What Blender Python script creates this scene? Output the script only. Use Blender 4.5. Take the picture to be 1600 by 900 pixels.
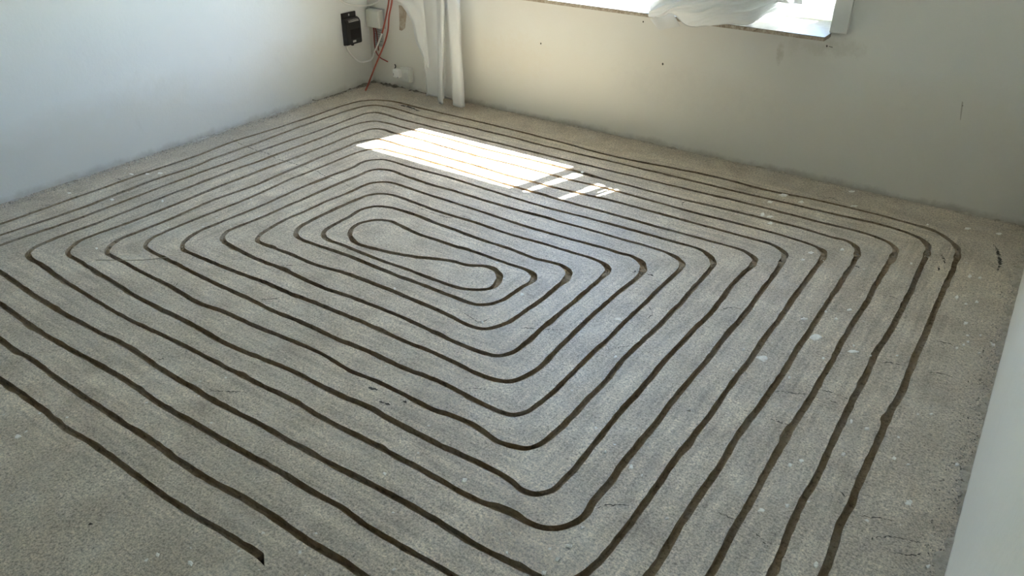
import bpy, bmesh, math, random
import numpy as np
from mathutils import Vector, Matrix, noise as mnoise
from mathutils.geometry import delaunay_2d_cdt

random.seed(7)
rng = np.random.default_rng(7)
sc = bpy.context.scene
for o in list(bpy.data.objects):
    bpy.data.objects.remove(o)
C = sc.collection

# ------------------------------------------------------------------ camera
CAM_H = 1.5
FPX = 1225.93
YAW, PITCH, ROLL = -0.598888466, 0.532304655, 0.00734100582
_cy, _sy = math.cos(YAW), math.sin(YAW)
FWD = np.array([_sy*math.cos(PITCH), _cy*math.cos(PITCH), -math.sin(PITCH)])
_r = np.array([_cy, -_sy, 0.0]); _u = np.cross(_r, FWD)
RIGHT = math.cos(ROLL)*_r + math.sin(ROLL)*_u
UP = -math.sin(ROLL)*_r + math.cos(ROLL)*_u
cam_d = bpy.data.cameras.new('camera')
cam_d.sensor_width = 36.0
cam_d.lens = FPX*36.0/1600.0
cam_d.clip_start = 0.02
cam = bpy.data.objects.new('camera', cam_d); C.objects.link(cam)
m = Matrix(((RIGHT[0], UP[0], -FWD[0], 0), (RIGHT[1], UP[1], -FWD[1], 0), (RIGHT[2], UP[2], -FWD[2], 0), (0, 0, 0, 1)))
m.translation = (0, 0, CAM_H)
cam.matrix_world = m
sc.camera = cam

# ------------------------------------------------------------------ light
SUN_EL = math.radians(57.3)
SUN_H = Vector((-0.25, -0.968, 0)).normalized()          # horizontal travel of the sunlight
sun_dir = Vector((SUN_H.x*math.cos(SUN_EL), SUN_H.y*math.cos(SUN_EL), -math.sin(SUN_EL)))
w = bpy.data.worlds.new('sky'); sc.world = w; w.use_nodes = True
nt = w.node_tree; nt.nodes.clear()
sky = nt.nodes.new('ShaderNodeTexSky'); sky.sky_type = 'NISHITA'
sky.sun_disc = False
sky.sun_elevation = SUN_EL
sky.sun_rotation = math.atan2(-SUN_H.x, -SUN_H.y)
sky.air_density = 1.0; sky.dust_density = 0.5; sky.ozone_density = 2.0
bg = nt.nodes.new('ShaderNodeBackground'); bg.inputs['Strength'].default_value = 1.75
out = nt.nodes.new('ShaderNodeOutputWorld')
nt.links.new(sky.outputs[0], bg.inputs[0]); nt.links.new(bg.outputs[0], out.inputs[0])
sd = bpy.data.lights.new('sun', 'SUN'); sd.energy = 80.0; sd.angle = math.radians(0.53)
sd.color = (1.0, 0.975, 0.935)
sun = bpy.data.objects.new('sun', sd); C.objects.link(sun)
sun.rotation_euler = sun_dir.to_track_quat('-Z', 'Y').to_euler()
sun.location = (0, 9, 9)
vs = sc.view_settings
vs.view_transform = 'Standard'; vs.look = 'None'; vs.gamma = 1.0; vs.use_curve_mapping = False
vs.exposure = 0.68

# ------------------------------------------------------------------ helpers
def at_z(px, z=0.0):
    px = np.asarray(px, float).reshape(-1, 2)
    D = FWD + ((px[:, :1]-800)/FPX)*RIGHT - ((px[:, 1:2]-450)/FPX)*UP
    t = (z-CAM_H)/D[:, 2:3]
    return np.array([0, 0, CAM_H]) + t*D
def at_y(x, y, Y):
    D = FWD + ((x-800)/FPX)*RIGHT - ((y-450)/FPX)*UP
    t = Y/D[1]
    return np.array([0, 0, CAM_H]) + t*D
def fz(x, y):
    """gentle unevenness of the screed"""
    return 0.0016*mnoise.noise((x*2.1, y*2.1, 3.3)) + 0.0010*mnoise.noise((x*7.0, y*7.0, 9.1))

def link(name, me, mat=None, parent=None):
    o = bpy.data.objects.new(name, me); C.objects.link(o)
    if mat:
        for mm in (mat if isinstance(mat, (list, tuple)) else [mat]): me.materials.append(mm)
    if parent: o.parent = parent
    return o
def pydata(name, v, f, mat=None, parent=None, smooth=False):
    me = bpy.data.meshes.new(name)
    me.from_pydata([tuple(map(float, p)) for p in v], [], [tuple(map(int, q)) for q in f]); me.update()
    if smooth:
        me.polygons.foreach_set('use_smooth', [True]*len(me.polygons))
    return link(name, me, mat, parent)
def bmobj(name, bm, mat=None, parent=None, smooth=False):
    me = bpy.data.meshes.new(name); bm.normal_update(); bm.to_mesh(me); bm.free()
    if smooth: me.polygons.foreach_set('use_smooth', [True]*len(me.polygons))
    return link(name, me, mat, parent)
def add_box(bm, x0, x1, y0, y1, z0, z1, bev=0.0, seg=2):
    vs_ = [bm.verts.new(p) for p in ((x0,y0,z0),(x1,y0,z0),(x1,y1,z0),(x0,y1,z0),(x0,y0,z1),(x1,y0,z1),(x1,y1,z1),(x0,y1,z1))]
    fs = [bm.faces.new([vs_[i] for i in q]) for q in ((0,3,2,1),(4,5,6,7),(0,1,5,4),(1,2,6,5),(2,3,7,6),(3,0,4,7))]
    if bev:
        es = list({e for f_ in fs for e in f_.edges})
        bmesh.ops.bevel(bm, geom=es, offset=bev, segments=seg, affect='EDGES', profile=0.6)
def box(name, x0, x1, y0, y1, z0, z1, mat, parent=None, bev=0.0):
    bm = bmesh.new(); add_box(bm, x0, x1, y0, y1, z0, z1, bev); return bmobj(name, bm, mat, parent)
def empty(name, loc=(0,0,0)):
    o = bpy.data.objects.new(name, None); C.objects.link(o); o.location = loc; o.empty_display_size = 0.05; return o
def tag(o, label=None, cat=None, group=None, kind=None):
    if label: o['label'] = label
    if cat: o['category'] = cat
    if group: o['group'] = group
    if kind: o['kind'] = kind
    return o
def catmull(P, step):
    P = np.asarray(P, float)
    n = len(P); out_ = []
    for i in range(n-1):
        p0 = P[max(i-1, 0)]; p1 = P[i]; p2 = P[i+1]; p3 = P[min(i+2, n-1)]
        if i == 0: p0 = 2*p1-p2
        if i == n-2: p3 = 2*p2-p1
        # centripetal
        t0 = 0; t1 = t0+max(np.linalg.norm(p1-p0), 1e-6)**.5; t2 = t1+max(np.linalg.norm(p2-p1), 1e-6)**.5; t3 = t2+max(np.linalg.norm(p3-p2), 1e-6)**.5
        k = max(2, int(np.linalg.norm(p2-p1)/(step*.5)))
        for t in np.linspace(t1, t2, k, endpoint=False):
            A1 = (t1-t)/(t1-t0)*p0+(t-t0)/(t1-t0)*p1
            A2 = (t2-t)/(t2-t1)*p1+(t-t1)/(t2-t1)*p2
            A3 = (t3-t)/(t3-t2)*p2+(t-t2)/(t3-t2)*p3
            B1 = (t2-t)/(t2-t0)*A1+(t-t0)/(t2-t0)*A2
            B2 = (t3-t)/(t3-t1)*A2+(t-t1)/(t3-t1)*A3
            out_.append((t2-t)/(t2-t1)*B1+(t-t1)/(t2-t1)*B2)
    out_.append(P[-1])
    return resample(np.array(out_), step)
def resample(Q, step):
    d = np.r_[0, np.cumsum(np.linalg.norm(np.diff(Q, axis=0), axis=1))]
    n = max(2, int(round(d[-1]/step))+1)
    s = np.linspace(0, d[-1], n)
    return np.stack([np.interp(s, d, Q[:, i]) for i in range(Q.shape[1])], 1)
def tube(name, pts, r, mat, parent=None, step=0.012, n=8):
    Q = catmull(pts, step); bm = bmesh.new(); rings = []
    up = Vector((0.31, 0.17, 0.93)).normalized()
    for i, p in enumerate(Q):
        t = Vector(Q[min(i+1, len(Q)-1)]-Q[max(i-1, 0)]).normalized()
        a = t.cross(up)
        if a.length < 0.05: a = t.cross(Vector((1, 0, 0)))
        a.normalize(); b = t.cross(a).normalized()
        rings.append([bm.verts.new(Vector(p)+r*(math.cos(k*2*math.pi/n)*a+math.sin(k*2*math.pi/n)*b)) for k in range(n)])
    for i in range(len(rings)-1):
        for k in range(n):
            bm.faces.new((rings[i][k], rings[i][(k+1) % n], rings[i+1][(k+1) % n], rings[i+1][k]))
    bm.faces.new(rings[0][::-1]); bm.faces.new(rings[-1])
    bmesh.ops.recalc_face_normals(bm, faces=bm.faces)
    return bmobj(name, bm, mat, parent, True)

# ------------------------------------------------------------------ materials
def mat_new(name):
    mt = bpy.data.materials.new(name); mt.use_nodes = True
    n = mt.node_tree; b = n.nodes['Principled BSDF']
    return mt, n, b
def N(nt_, typ, **kw):
    nd = nt_.nodes.new(typ)
    for k, v in kw.items():
        if k in nd.inputs: nd.inputs[k].default_value = v
        else: setattr(nd, k, v)
    return nd
def noise_tex(n, vec, scale, detail=4, rough=0.55, dist=0.0):
    t = N(n, 'ShaderNodeTexNoise', Scale=scale, Detail=detail, Roughness=rough, Distortion=dist)
    n.links.new(vec, t.inputs['Vector']); return t.outputs['Fac']
def ramp(n, fac, stops):
    r_ = n.nodes.new('ShaderNodeValToRGB'); cr = r_.color_ramp
    while len(cr.elements) < len(stops): cr.elements.new(0.5)
    for e, (p, c) in zip(cr.elements, stops):
        e.position = p; e.color = (*c, 1) if len(c) == 3 else c
    n.links.new(fac, r_.inputs[0]); return r_.outputs['Color']
def mix(n, fac, a, b, typ='MIX'):
    x = n.nodes.new('ShaderNodeMix'); x.data_type = 'RGBA'; x.blend_type = typ
    for s, v in ((x.inputs[0], fac), (x.inputs[6], a), (x.inputs[7], b)):
        if hasattr(v, 'links') or isinstance(v, bpy.types.NodeSocket): n.links.new(v, s)
        elif isinstance(v, (int, float)): s.default_value = v
        else: s.default_value = (*v, 1)
    return x.outputs[2]
def math_(n, op, a, b=0.0, clamp=False):
    x = n.nodes.new('ShaderNodeMath'); x.operation = op; x.use_clamp = clamp
    for s, v in ((x.inputs[0], a), (x.inputs[1], b)):
        if isinstance(v, bpy.types.NodeSocket): n.links.new(v, s)
        else: s.default_value = v
    return x.outputs[0]
def bump(n, b, h, dist, strength=1.0, prev=None):
    x = N(n, 'ShaderNodeBump', Strength=strength, Distance=dist)
    n.links.new(h, x.inputs['Height'])
    if prev: n.links.new(prev, x.inputs['Normal'])
    n.links.new(x.outputs[0], b.inputs['Normal']); return x.outputs[0]
def coords(n):
    t = n.nodes.new('ShaderNodeNewGeometry'); return t.outputs['Position']
def plain(name, col, rough=0.5, spec=0.5):
    mt, n, b = mat_new(name)
    b.inputs['Base Color'].default_value = (*col, 1); b.inputs['Roughness'].default_value = rough
    b.inputs['Specular IOR Level'].default_value = spec
    return mt, n, b

def mat_screed():
    mt, n, b = mat_new('screed'); P = coords(n)
    big = noise_tex(n, P, 1.3, 4, 0.6, 0.6)
    mid = noise_tex(n, P, 7.0, 6, 0.62, 0.4)
    fine = noise_tex(n, P, 85.0, 4, 0.7)
    grain = noise_tex(n, P, 330.0, 3, 0.75)
    c = ramp(n, mid, [(0.28, (0.33, 0.272, 0.210)), (0.5, (0.46, 0.395, 0.318)), (0.72, (0.59, 0.525, 0.435))])
    c = mix(n, math_(n, 'MULTIPLY', ramp(n, big, [(0.42, (0, 0, 0)), (0.62, (1, 1, 1))]), 0.45), c, (0.36, 0.325, 0.275))
    c = mix(n, 0.60, c, ramp(n, fine, [(0.30, (0.30, 0.29, 0.28)), (0.48, (1, 1, 1)), (0.72, (1.6, 1.6, 1.57))]), 'MULTIPLY')
    sand = noise_tex(n, P, 170.0, 3, 0.7)
    c = mix(n, 0.60, c, ramp(n, sand, [(0.32, (0.32, 0.31, 0.29)), (0.47, (1, 1, 1)), (0.68, (1.55, 1.54, 1.5))]), 'MULTIPLY')
    c = mix(n, 0.55, c, ramp(n, grain, [(0.28, (0.30, 0.29, 0.27)), (0.46, (1, 1, 1)), (0.72, (1.3, 1.3, 1.28))]), 'MULTIPLY')
    # scuffed streaks left by the wheels of the milling machine, running along the channels
    ax_ = n.nodes.new('ShaderNodeAttribute'); ax_.attribute_name = 'along_x'
    gd_ = n.nodes.new('ShaderNodeAttribute'); gd_.attribute_name = 'groove_distance'
    def stretched(sc_):
        mp = n.nodes.new('ShaderNodeMapping'); mp.inputs['Scale'].default_value = sc_; n.links.new(P, mp.inputs['Vector'])
        return noise_tex(n, mp.outputs[0], 1.0, 5, 0.65, 0.3)
    st_ = mix(n, ax_.outputs['Fac'], stretched((42, 3.0, 1)), stretched((3.0, 42, 1)))
    near = ramp(n, gd_.outputs['Fac'], [(0.0, (1, 1, 1)), (0.055, (1, 1, 1)), (0.085, (0, 0, 0))])
    c = mix(n, math_(n, 'MULTIPLY', near, 0.62), c, ramp(n, st_, [(0.32, (0.62, 0.61, 0.60)), (0.5, (1, 1, 1)), (0.68, (1.35, 1.35, 1.35))]), 'MULTIPLY')
    # pale dust rubbed into the surface
    dust = noise_tex(n, P, 3.1, 7, 0.7, 1.2)
    c = mix(n, math_(n, 'MULTIPLY', ramp(n, dust, [(0.54, (0, 0, 0)), (0.74, (1, 1, 1))]), 0.42), c, (0.50, 0.49, 0.46))
    # dark smears and pores
    sm = noise_tex(n, P, 11.0, 7, 0.75, 0.8)
    c = mix(n, math_(n, 'MULTIPLY', ramp(n, sm, [(0.64, (0, 0, 0)), (0.76, (1, 1, 1))]), 0.5), c, (0.135, 0.128, 0.118))
    vo = N(n, 'ShaderNodeTexVoronoi', Scale=34.0); n.links.new(P, vo.inputs['Vector'])
    pore = ramp(n, vo.outputs['Distance'], [(0.045, (1, 1, 1)), (0.10, (0, 0, 0))])
    gate = ramp(n, noise_tex(n, P, 4.0, 3), [(0.52, (0, 0, 0)), (0.58, (1, 1, 1))])
    c = mix(n, math_(n, 'MULTIPLY', pore, gate), c, (0.08, 0.072, 0.062))
    # tiny specks of white paint and plaster
    vo2 = N(n, 'ShaderNodeTexVoronoi', Scale=17.0); n.links.new(P, vo2.inputs['Vector'])
    dd = math_(n, 'ADD', vo2.outputs['Distance'], math_(n, 'MULTIPLY', math_(n, 'SUBTRACT', noise_tex(n, P, 140.0, 3), 0.5), 0.25))
    sp = ramp(n, dd, [(0.055, (1, 1, 1)), (0.085, (0, 0, 0))])
    gate2 = ramp(n, noise_tex(n, P, 2.3, 2), [(0.50, (0, 0, 0)), (0.56, (1, 1, 1))])
    c = mix(n, math_(n, 'MULTIPLY', sp, gate2), c, (0.74, 0.73, 0.70))
    n.links.new(c, b.inputs['Base Color'])
    b.inputs['Roughness'].default_value = 0.50; b.inputs['Specular IOR Level'].default_value = 1.0
    nb = bump(n, b, noise_tex(n, P, 26.0, 6, 0.65), 0.0030, 0.6)
    nb = bump(n, b, fine, 0.0014, 0.9, nb)
    bump(n, b, grain, 0.0005, 0.9, nb)
    return mt
def mat_groove():
    mt, n, b = mat_new('milled_screed'); P = coords(n)
    f1 = noise_tex(n, P, 60.0, 5, 0.7); f2 = noise_tex(n, P, 6.0, 4, 0.6); f3 = noise_tex(n, P, 260.0, 3, 0.7)
    c = ramp(n, f2, [(0.35, (0.28, 0.212, 0.138)), (0.5, (0.345, 0.275, 0.195)), (0.68, (0.36, 0.31, 0.25))])
    c = mix(n, 0.75, c, ramp(n, f1, [(0.32, (0.28, 0.26, 0.24)), (0.48, (1, 1, 1)), (0.75, (1.3, 1.3, 1.3))]), 'MULTIPLY')
    c = mix(n, 0.5, c, ramp(n, f3, [(0.3, (0.4, 0.4, 0.4)), (0.5, (1, 1, 1))]), 'MULTIPLY')
    n.links.new(c, b.inputs['Base Color']); b.inputs['Roughness'].default_value = 0.9
    b.inputs['Specular IOR Level'].default_value = 0.2
    nb = bump(n, b, f1, 0.004, 1.0); bump(n, b, f3, 0.001, 1.0, nb)
    return mt
def mat_wall(name, base, low, zlow, stain=0.8, low_amt=0.9, blobs=()):
    mt, n, b = mat_new(name); P = coords(n)
    c = ramp(n, noise_tex(n, P, 1.1, 5, 0.6, 0.4), [(0.3, tuple(v*0.955 for v in base)), (0.7, base)])
    sep = n.nodes.new('ShaderNodeSeparateXYZ'); n.links.new(P, sep.inputs[0])
    # bare render where the old skirting and the lower finish coat came off
    h = math_(n, 'ADD', sep.outputs['Z'], math_(n, 'MULTIPLY', math_(n, 'SUBTRACT', noise_tex(n, P, 1.6, 6, 0.6, 0.5), 0.5), 0.55))
    lo = ramp(n, math_(n, 'DIVIDE', h, zlow), [(0.55, (1, 1, 1)), (1.0, (0, 0, 0))])
    c = mix(n, math_(n, 'MULTIPLY', lo, low_amt), c, low)
    h2 = math_(n, 'ADD', sep.outputs['Z'], math_(n, 'MULTIPLY', math_(n, 'SUBTRACT', noise_tex(n, P, 9.0, 6, 0.7), 0.5), 0.09))
    lo2 = ramp(n, h2, [(0.005, (1, 1, 1)), (0.035, (0, 0, 0))])
    c = mix(n, math_(n, 'MULTIPLY', lo2, stain), c, (0.40, 0.37, 0.32))
    blot = noise_tex(n, P, 5.0, 6, 0.7, 0.7)
    c = mix(n, math_(n, 'MULTIPLY', ramp(n, blot, [(0.62, (0, 0, 0)), (0.75, (1, 1, 1))]), 0.14), c, (0.50, 0.47, 0.42))
    for bx_, bz_, rx_, rz_, amt_, col_ in blobs:      # patches of damp, filler and glue on the render
        ddx = math_(n, 'DIVIDE', math_(n, 'SUBTRACT', sep.outputs['X'], bx_), rx_); ddz = math_(n, 'DIVIDE', math_(n, 'SUBTRACT', sep.outputs['Z'], bz_), rz_)
        d2 = math_(n, 'ADD', math_(n, 'MULTIPLY', ddx, ddx), math_(n, 'MULTIPLY', ddz, ddz))
        d2 = math_(n, 'ADD', d2, math_(n, 'MULTIPLY', math_(n, 'SUBTRACT', noise_tex(n, P, 26.0, 6, 0.75), 0.5), 3.6))
        c = mix(n, math_(n, 'MULTIPLY', ramp(n, d2, [(0.0, (1, 1, 1)), (1.1, (0, 0, 0))]), amt_*0.75), c, col_)
    n.links.new(c, b.inputs['Base Color']); b.inputs['Roughness'].default_value = 0.85
    b.inputs['Specular IOR Level'].default_value = 0.25
    nb = bump(n, b, noise_tex(n, P, 4.0, 5, 0.6), 0.006, 0.5)
    bump(n, b, noise_tex(n, P, 60.0, 4, 0.6), 0.0008, 0.7, nb)
    return mt
def mat_mortar(name='crumbly_mortar', a=(0.26, 0.235, 0.20), bb=(0.62, 0.60, 0.56)):
    mt, n, b = mat_new(name); P = coords(n)
    c = ramp(n, noise_tex(n, P, 34.0, 6, 0.75), [(0.36, a), (0.52, tuple((x+y)/2 for x, y in zip(a, bb))), (0.66, bb)])
    n.links.new(c, b.inputs['Base Color']); b.inputs['Roughness'].default_value = 0.95
    b.inputs['Specular IOR Level'].default_value = 0.15
    bump(n, b, noise_tex(n, P, 120.0, 5, 0.7), 0.004, 1.0)
    return mt
def mat_chip():
    mt, n, b = mat_new('white_plaster_chip'); P = coords(n)
    c = ramp(n, noise_tex(n, P, 70.0, 5, 0.7), [(0.30, (0.66, 0.64, 0.60)), (0.55, (0.92, 0.91, 0.88))])
    n.links.new(c, b.inputs['Base Color']); b.inputs['Roughness'].default_value = 0.9
    bump(n, b, noise_tex(n, P, 200.0, 4, 0.7), 0.002, 1.0)
    return mt
def mat_stone():
    mt, n, b = mat_new('speckled_stone'); P = coords(n)
    c = ramp(n, noise_tex(n, P, 45.0, 7, 0.72, 0.8), [(0.34, (0.20, 0.155, 0.105)), (0.5, (0.36, 0.31, 0.24)), (0.66, (0.56, 0.52, 0.45))])
    n.links.new(c, b.inputs['Base Color']); b.inputs['Roughness'].default_value = 0.55
    bump(n, b, noise_tex(n, P, 120.0, 5, 0.7), 0.0015, 0.8)
    return mt
def mat_stone_top():
    mt, n, b = mat_new('polished_stone'); P = coords(n)
    c = ramp(n, noise_tex(n, P, 22.0, 7, 0.65, 1.0), [(0.34, (0.105, 0.09, 0.072)), (0.55, (0.135, 0.125, 0.108)), (0.7, (0.16, 0.152, 0.138))])
    n.links.new(c, b.inputs['Base Color']); b.inputs['Roughness'].default_value = 0.4
    return mt
def mat_voile(name='white_voile', see=0.14, tl=0.35):
    mt = bpy.data.materials.new(name); mt.use_nodes = True; n = mt.node_tree; n.nodes.clear()
    P = coords(n)
    o = n.nodes.new('ShaderNodeOutputMaterial')
    d = n.nodes.new('ShaderNodeBsdfDiffuse'); d.inputs[0].default_value = (0.78, 0.79, 0.79, 1)
    t = n.nodes.new('ShaderNodeBsdfTranslucent'); t.inputs[0].default_value = (0.74, 0.75, 0.74, 1)
    x = n.nodes.new('ShaderNodeBsdfTransparent')
    m1 = n.nodes.new('ShaderNodeMixShader'); m1.inputs[0].default_value = tl
    n.links.new(d.outputs[0], m1.inputs[1]); n.links.new(t.outputs[0], m1.inputs[2])
    m2 = n.nodes.new('ShaderNodeMixShader'); m2.inputs[0].default_value = see
    n.links.new(m1.outputs[0], m2.inputs[1]); n.links.new(x.outputs[0], m2.inputs[2])
    n.links.new(m2.outputs[0], o.inputs[0])
    bp = N(n, 'ShaderNodeBump', Strength=0.4, Distance=0.002)
    n.links.new(noise_tex(n, P, 90.0, 3), bp.inputs['Height'])
    n.links.new(bp.outputs[0], d.inputs['Normal']); n.links.new(bp.outputs[0], t.inputs['Normal'])
    return mt
def mat_glass():
    mt = bpy.data.materials.new('window_glass'); mt.use_nodes = True; n = mt.node_tree; n.nodes.clear()
    o = n.nodes.new('ShaderNodeOutputMaterial')
    x = n.nodes.new('ShaderNodeBsdfTransparent'); x.inputs[0].default_value = (0.93, 0.96, 0.95, 1)
    g = n.nodes.new('ShaderNodeBsdfGlossy'); g.inputs['Roughness'].default_value = 0.02
    ms = n.nodes.new('ShaderNodeMixShader'); ms.inputs[0].default_value = 0.06
    n.links.new(x.outputs[0], ms.inputs[1]); n.links.new(g.outputs[0], ms.inputs[2]); n.links.new(ms.outputs[0], o.inputs[0])
    return mt

M_SCREED = mat_screed(); M_GROOVE = mat_groove()
M_WALL_L = mat_wall('plaster_left', (0.76, 0.77, 0.765), (0.66, 0.645, 0.60), 0.40, 0.5, 0.7)
M_WALL_B = mat_wall('plaster_back', (0.74, 0.745, 0.72), (0.69, 0.665, 0.605), 0.66, 0.7, 0.9,
    [(-1.085, 0.575, 0.022, 0.055, 0.8, (0.47, 0.455, 0.40)), (-1.03, 0.62, 0.03, 0.06, 0.4, (0.55, 0.54, 0.50)), (-0.80, 0.64, 0.10, 0.05, 0.55, (0.50, 0.485, 0.44)), (-0.93, 0.62, 0.08, 0.035, 0.5, (0.52, 0.505, 0.46)), (-2.6, 0.33, 0.30, 0.16, 0.35, (0.66, 0.60, 0.50)), (-1.5, 0.33, 0.5, 0.12, 0.35, (0.60, 0.575, 0.53))])
M_WALL_R = mat_wall('plaster_right', (0.90, 0.87, 0.80), (0.87, 0.84, 0.77), 0.3, 0.25, 0.5)
M_CEIL = mat_wall('ceiling_paint', (0.78, 0.78, 0.76), (0.78, 0.78, 0.76), 0.1, 0.0)
M_MORTAR = mat_mortar(); M_MORTAR_D = mat_mortar('dark_mortar', (0.09, 0.078, 0.062), (0.34, 0.315, 0.275))
M_MORTAR_R = mat_mortar('pale_mortar', (0.36, 0.325, 0.27), (0.60, 0.56, 0.49))
M_MORTAR_P = mat_mortar('pale_crumbled_plaster', (0.40, 0.38, 0.34), (0.74, 0.73, 0.70)); M_CHIP = mat_chip(); M_STONE = mat_stone(); M_STONE_T = mat_stone_top(); M_VOILE = mat_voile(); M_VOILE_D = mat_voile('gathered_voile', 0.002, 0.10); M_GLASS = mat_glass()
M_PVC = plain('white_pvc', (0.50, 0.51, 0.50), 0.35)[0]
M_PAINTED = plain('painted_board', (0.74, 0.75, 0.735), 0.5)[0]
M_BLACK = plain('black_plastic', (0.012, 0.013, 0.016), 0.35)[0]
M_BLACK_D = plain('black_slot', (0.004, 0.004, 0.005), 0.7)[0]
M_GREYBOX = plain('grey_plastic', (0.60, 0.60, 0.56), 0.5)[0]
M_OUTLET = plain('outlet_plastic', (0.66, 0.66, 0.61), 0.4)[0]
M_WHITECAB = plain('white_cable', (0.85, 0.84, 0.81), 0.45)[0]
M_RED = plain('red_cable', (0.27, 0.045, 0.035), 0.45)[0]
M_PINK = plain('orange_conduit', (0.38, 0.085, 0.055), 0.5)[0]
M_DARK = plain('dark_gouge', (0.055, 0.050, 0.044), 0.95)[0]
M_CRACK = plain('crack_dust', (0.085, 0.078, 0.068), 0.95)[0]
M_STRAW = plain('straw', (0.46, 0.41, 0.33), 0.7)[0]
M_METAL = plain('zinc', (0.55, 0.55, 0.55), 0.35)[0]; M_METAL.node_tree.nodes['Principled BSDF'].inputs['Metallic'].default_value = 1
M_RUBBER = plain('black_gasket', (0.02, 0.02, 0.022), 0.6)[0]
M_PAPER = plain('grey_paper', (0.44, 0.45, 0.45), 0.8)[0]
M_INK = plain('faded_ink', (0.20, 0.21, 0.22), 0.8)[0]
M_BROWN = mat_mortar('brown_filler', (0.36, 0.29, 0.22), (0.52, 0.46, 0.38))
M_LABEL = plain('pale_label', (0.55, 0.55, 0.53), 0.5)[0]
mt_, n_, b_ = mat_new('lawn'); P_ = coords(n_)
n_.links.new(ramp(n_, noise_tex(n_, P_, 9.0, 5), [(0.35, (0.07, 0.12, 0.03)), (0.65, (0.22, 0.30, 0.08))]), b_.inputs['Base Color'])
M_LAWN = mt_
M_BOUNCE_GROUND = mat_mortar('pale_bounce_ground', (0.40, 0.38, 0.34), (0.52, 0.50, 0.46))
M_LEAF = plain('yellow_green_leaf', (0.30, 0.42, 0.07), 0.5)[0]
M_STEM = plain('stem', (0.16, 0.13, 0.07), 0.8)[0]

# ------------------------------------------------------------------ room dimensions
XL, YB, XR = -3.765, 3.834, 0.138
X_FAR, Y_REAR = 1.7, -1.9
ZC = 2.5
WX0, WX1, WZ0, WZ1 = -2.78, -0.880, 0.70, 2.14      # window opening
YOUT = 4.19                                         # outer face of the window wall

# ------------------------------------------------------------------ heating groove: traced run of the milled channel
T = {}
T['L1'] = [(0,350),(87,320),(187,284),(250,262.5),(300,246),(357,224),(450,194.5),(500,177.5),(537,164.5),(557,159)]
T['B1'] = [(580,156.5),(600,157),(620,159.5),(650,167.5),(695,178),(745,189.5),(800,202.5),(886,225),(955,243.5),(1050,262.5),(1125,278),(1200,297.5),(1275,312.5),(1350,330),(1425,350),(1462,362),(1482,374)]
T['R1'] = [(1495,387),(1496,401),(1491,417),(1476,450),(1462,482),(1445,525),(1425,572),(1407,615),(1397,632),(1379,673),(1357,720),(1341,757),(1330,787),(1312,825),(1287,897)]
T['L2'] = [(0,367.5),(110,331),(200,296.5),(260,275),(300,262),(337,246.5),(400,224),(472,197),(550,171)]
T['B2'] = [(570,166),(587,164.5),(605,167),(625,172),(662,183),(725,197),(800,214.5),(837,225),(950,251),(1025,269),(1100,287),(1200,310.5),(1287,331),(1375,351),(1412,362),(1435,371)]
T['R2'] = [(1449,382),(1448,397),(1437,420),(1426,448),(1407,487),(1385,527),(1372,547),(1350,592),(1330,630),(1309,673),(1292,710),(1272,752),(1255,780),(1237,820),(1207,897)]
T['L3'] = [(0,384),(50,366),(112,345),(200,312),(280,282),(350,256.5),(400,238),(437,225),(487,207.5),(557,182.5)]
T['B3'] = [(572,177.5),(587,176),(605,179.5),(620,184.5),(650,192),(725,211),(800,229.5),(887,251),(975,272),(1075,296),(1200,326),(1275,346),(1340,361),(1370,371),(1390,380)]
T['R3'] = [(1399,390),(1395,401),(1382,421),(1366,449),(1340,495),(1320,527),(1295,572),(1267,622),(1235,673),(1198,738),(1175,777),(1145,830),(1110,897)]
T['F3'] = [(565,897),(540,881),(487,850),(437,815),(400,790),(312,740),(262,707),(213,674),(150,632),(100,600),(50,562),(20,545),(0,530)]
T['L4'] = [(52,389),(67,381),(87,372),(150,349),(225,319.5),(300,291),(375,262),(400,253.5),(450,234.5),(500,216),(550,196)]
T['B4'] = [(570,191),(587,189.5),(607,193),(637,201),(700,217),(750,231),(800,243),(887,264),(962,285),(1050,307.5),(1125,325),(1200,343),(1250,356),(1300,371),(1322,376)]
T['R4'] = [(1336,385),(1339,397),(1330,415),(1309,448),(1280,495),(1250,540),(1225,580),(1200,617),(1175,650),(1159,673),(1120,735),(1087,785),(1055,837),(1017,897)]
T['F4'] = [(702,897),(650,867),(600,837),(570,820),(540,797),(500,775),(450,745),(400,716),(321,672),(250,630),(175,582),(112,547),(50,510),(15,485),(0,474)]
T['L5'] = [(115,384),(126,376),(150,366),(212,344),(275,319),(337,294),(400,269),(475,241),(512,226),(560,207.5)]
T['B5'] = [(582,201.5),(597,202),(612,206.5),(650,216),(712,234.5),(800,257),(875,277),(950,295),(1012,312),(1062,326),(1125,342),(1200,361.5),(1242,374),(1270,384)]
T['R5'] = [(1285,393),(1286,403),(1276,418),(1252,449),(1222,492),(1198,524),(1170,565),(1145,597),(1120,635),(1090,674),(1050,725),(1025,760),(997,802),(967,840),(940,872),(912,897)]
T['F5'] = [(890,909),(864,910),(837,899),(800,879),(750,855),(687,817),(625,782),(575,755),(512,722),(450,687),(400,660),(325,620),(250,575),(187,535),(137,510),(75,475),(35,449),(0,426)]
T['L6'] = [(173,384),(186,375),(212,364),(262,344),(325,316),(400,289),(475,256.5),(537,231)]
T['B6'] = [(555,223),(572,218.5),(590,217.5),(607,221),(630,228),(675,239.5),(737,257),(800,275.5),(875,295),(950,312.5),(1025,332.5),(1100,352.5),(1175,373),(1200,380),(1215,387)]
T['R6'] = [(1226,397),(1222,410),(1196,447),(1170,482),(1137,522),(1112,555),(1082,590),(1057,620),(1016,673),(975,722),(950,757),(925,785),(915,802),(895,817)]
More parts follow.
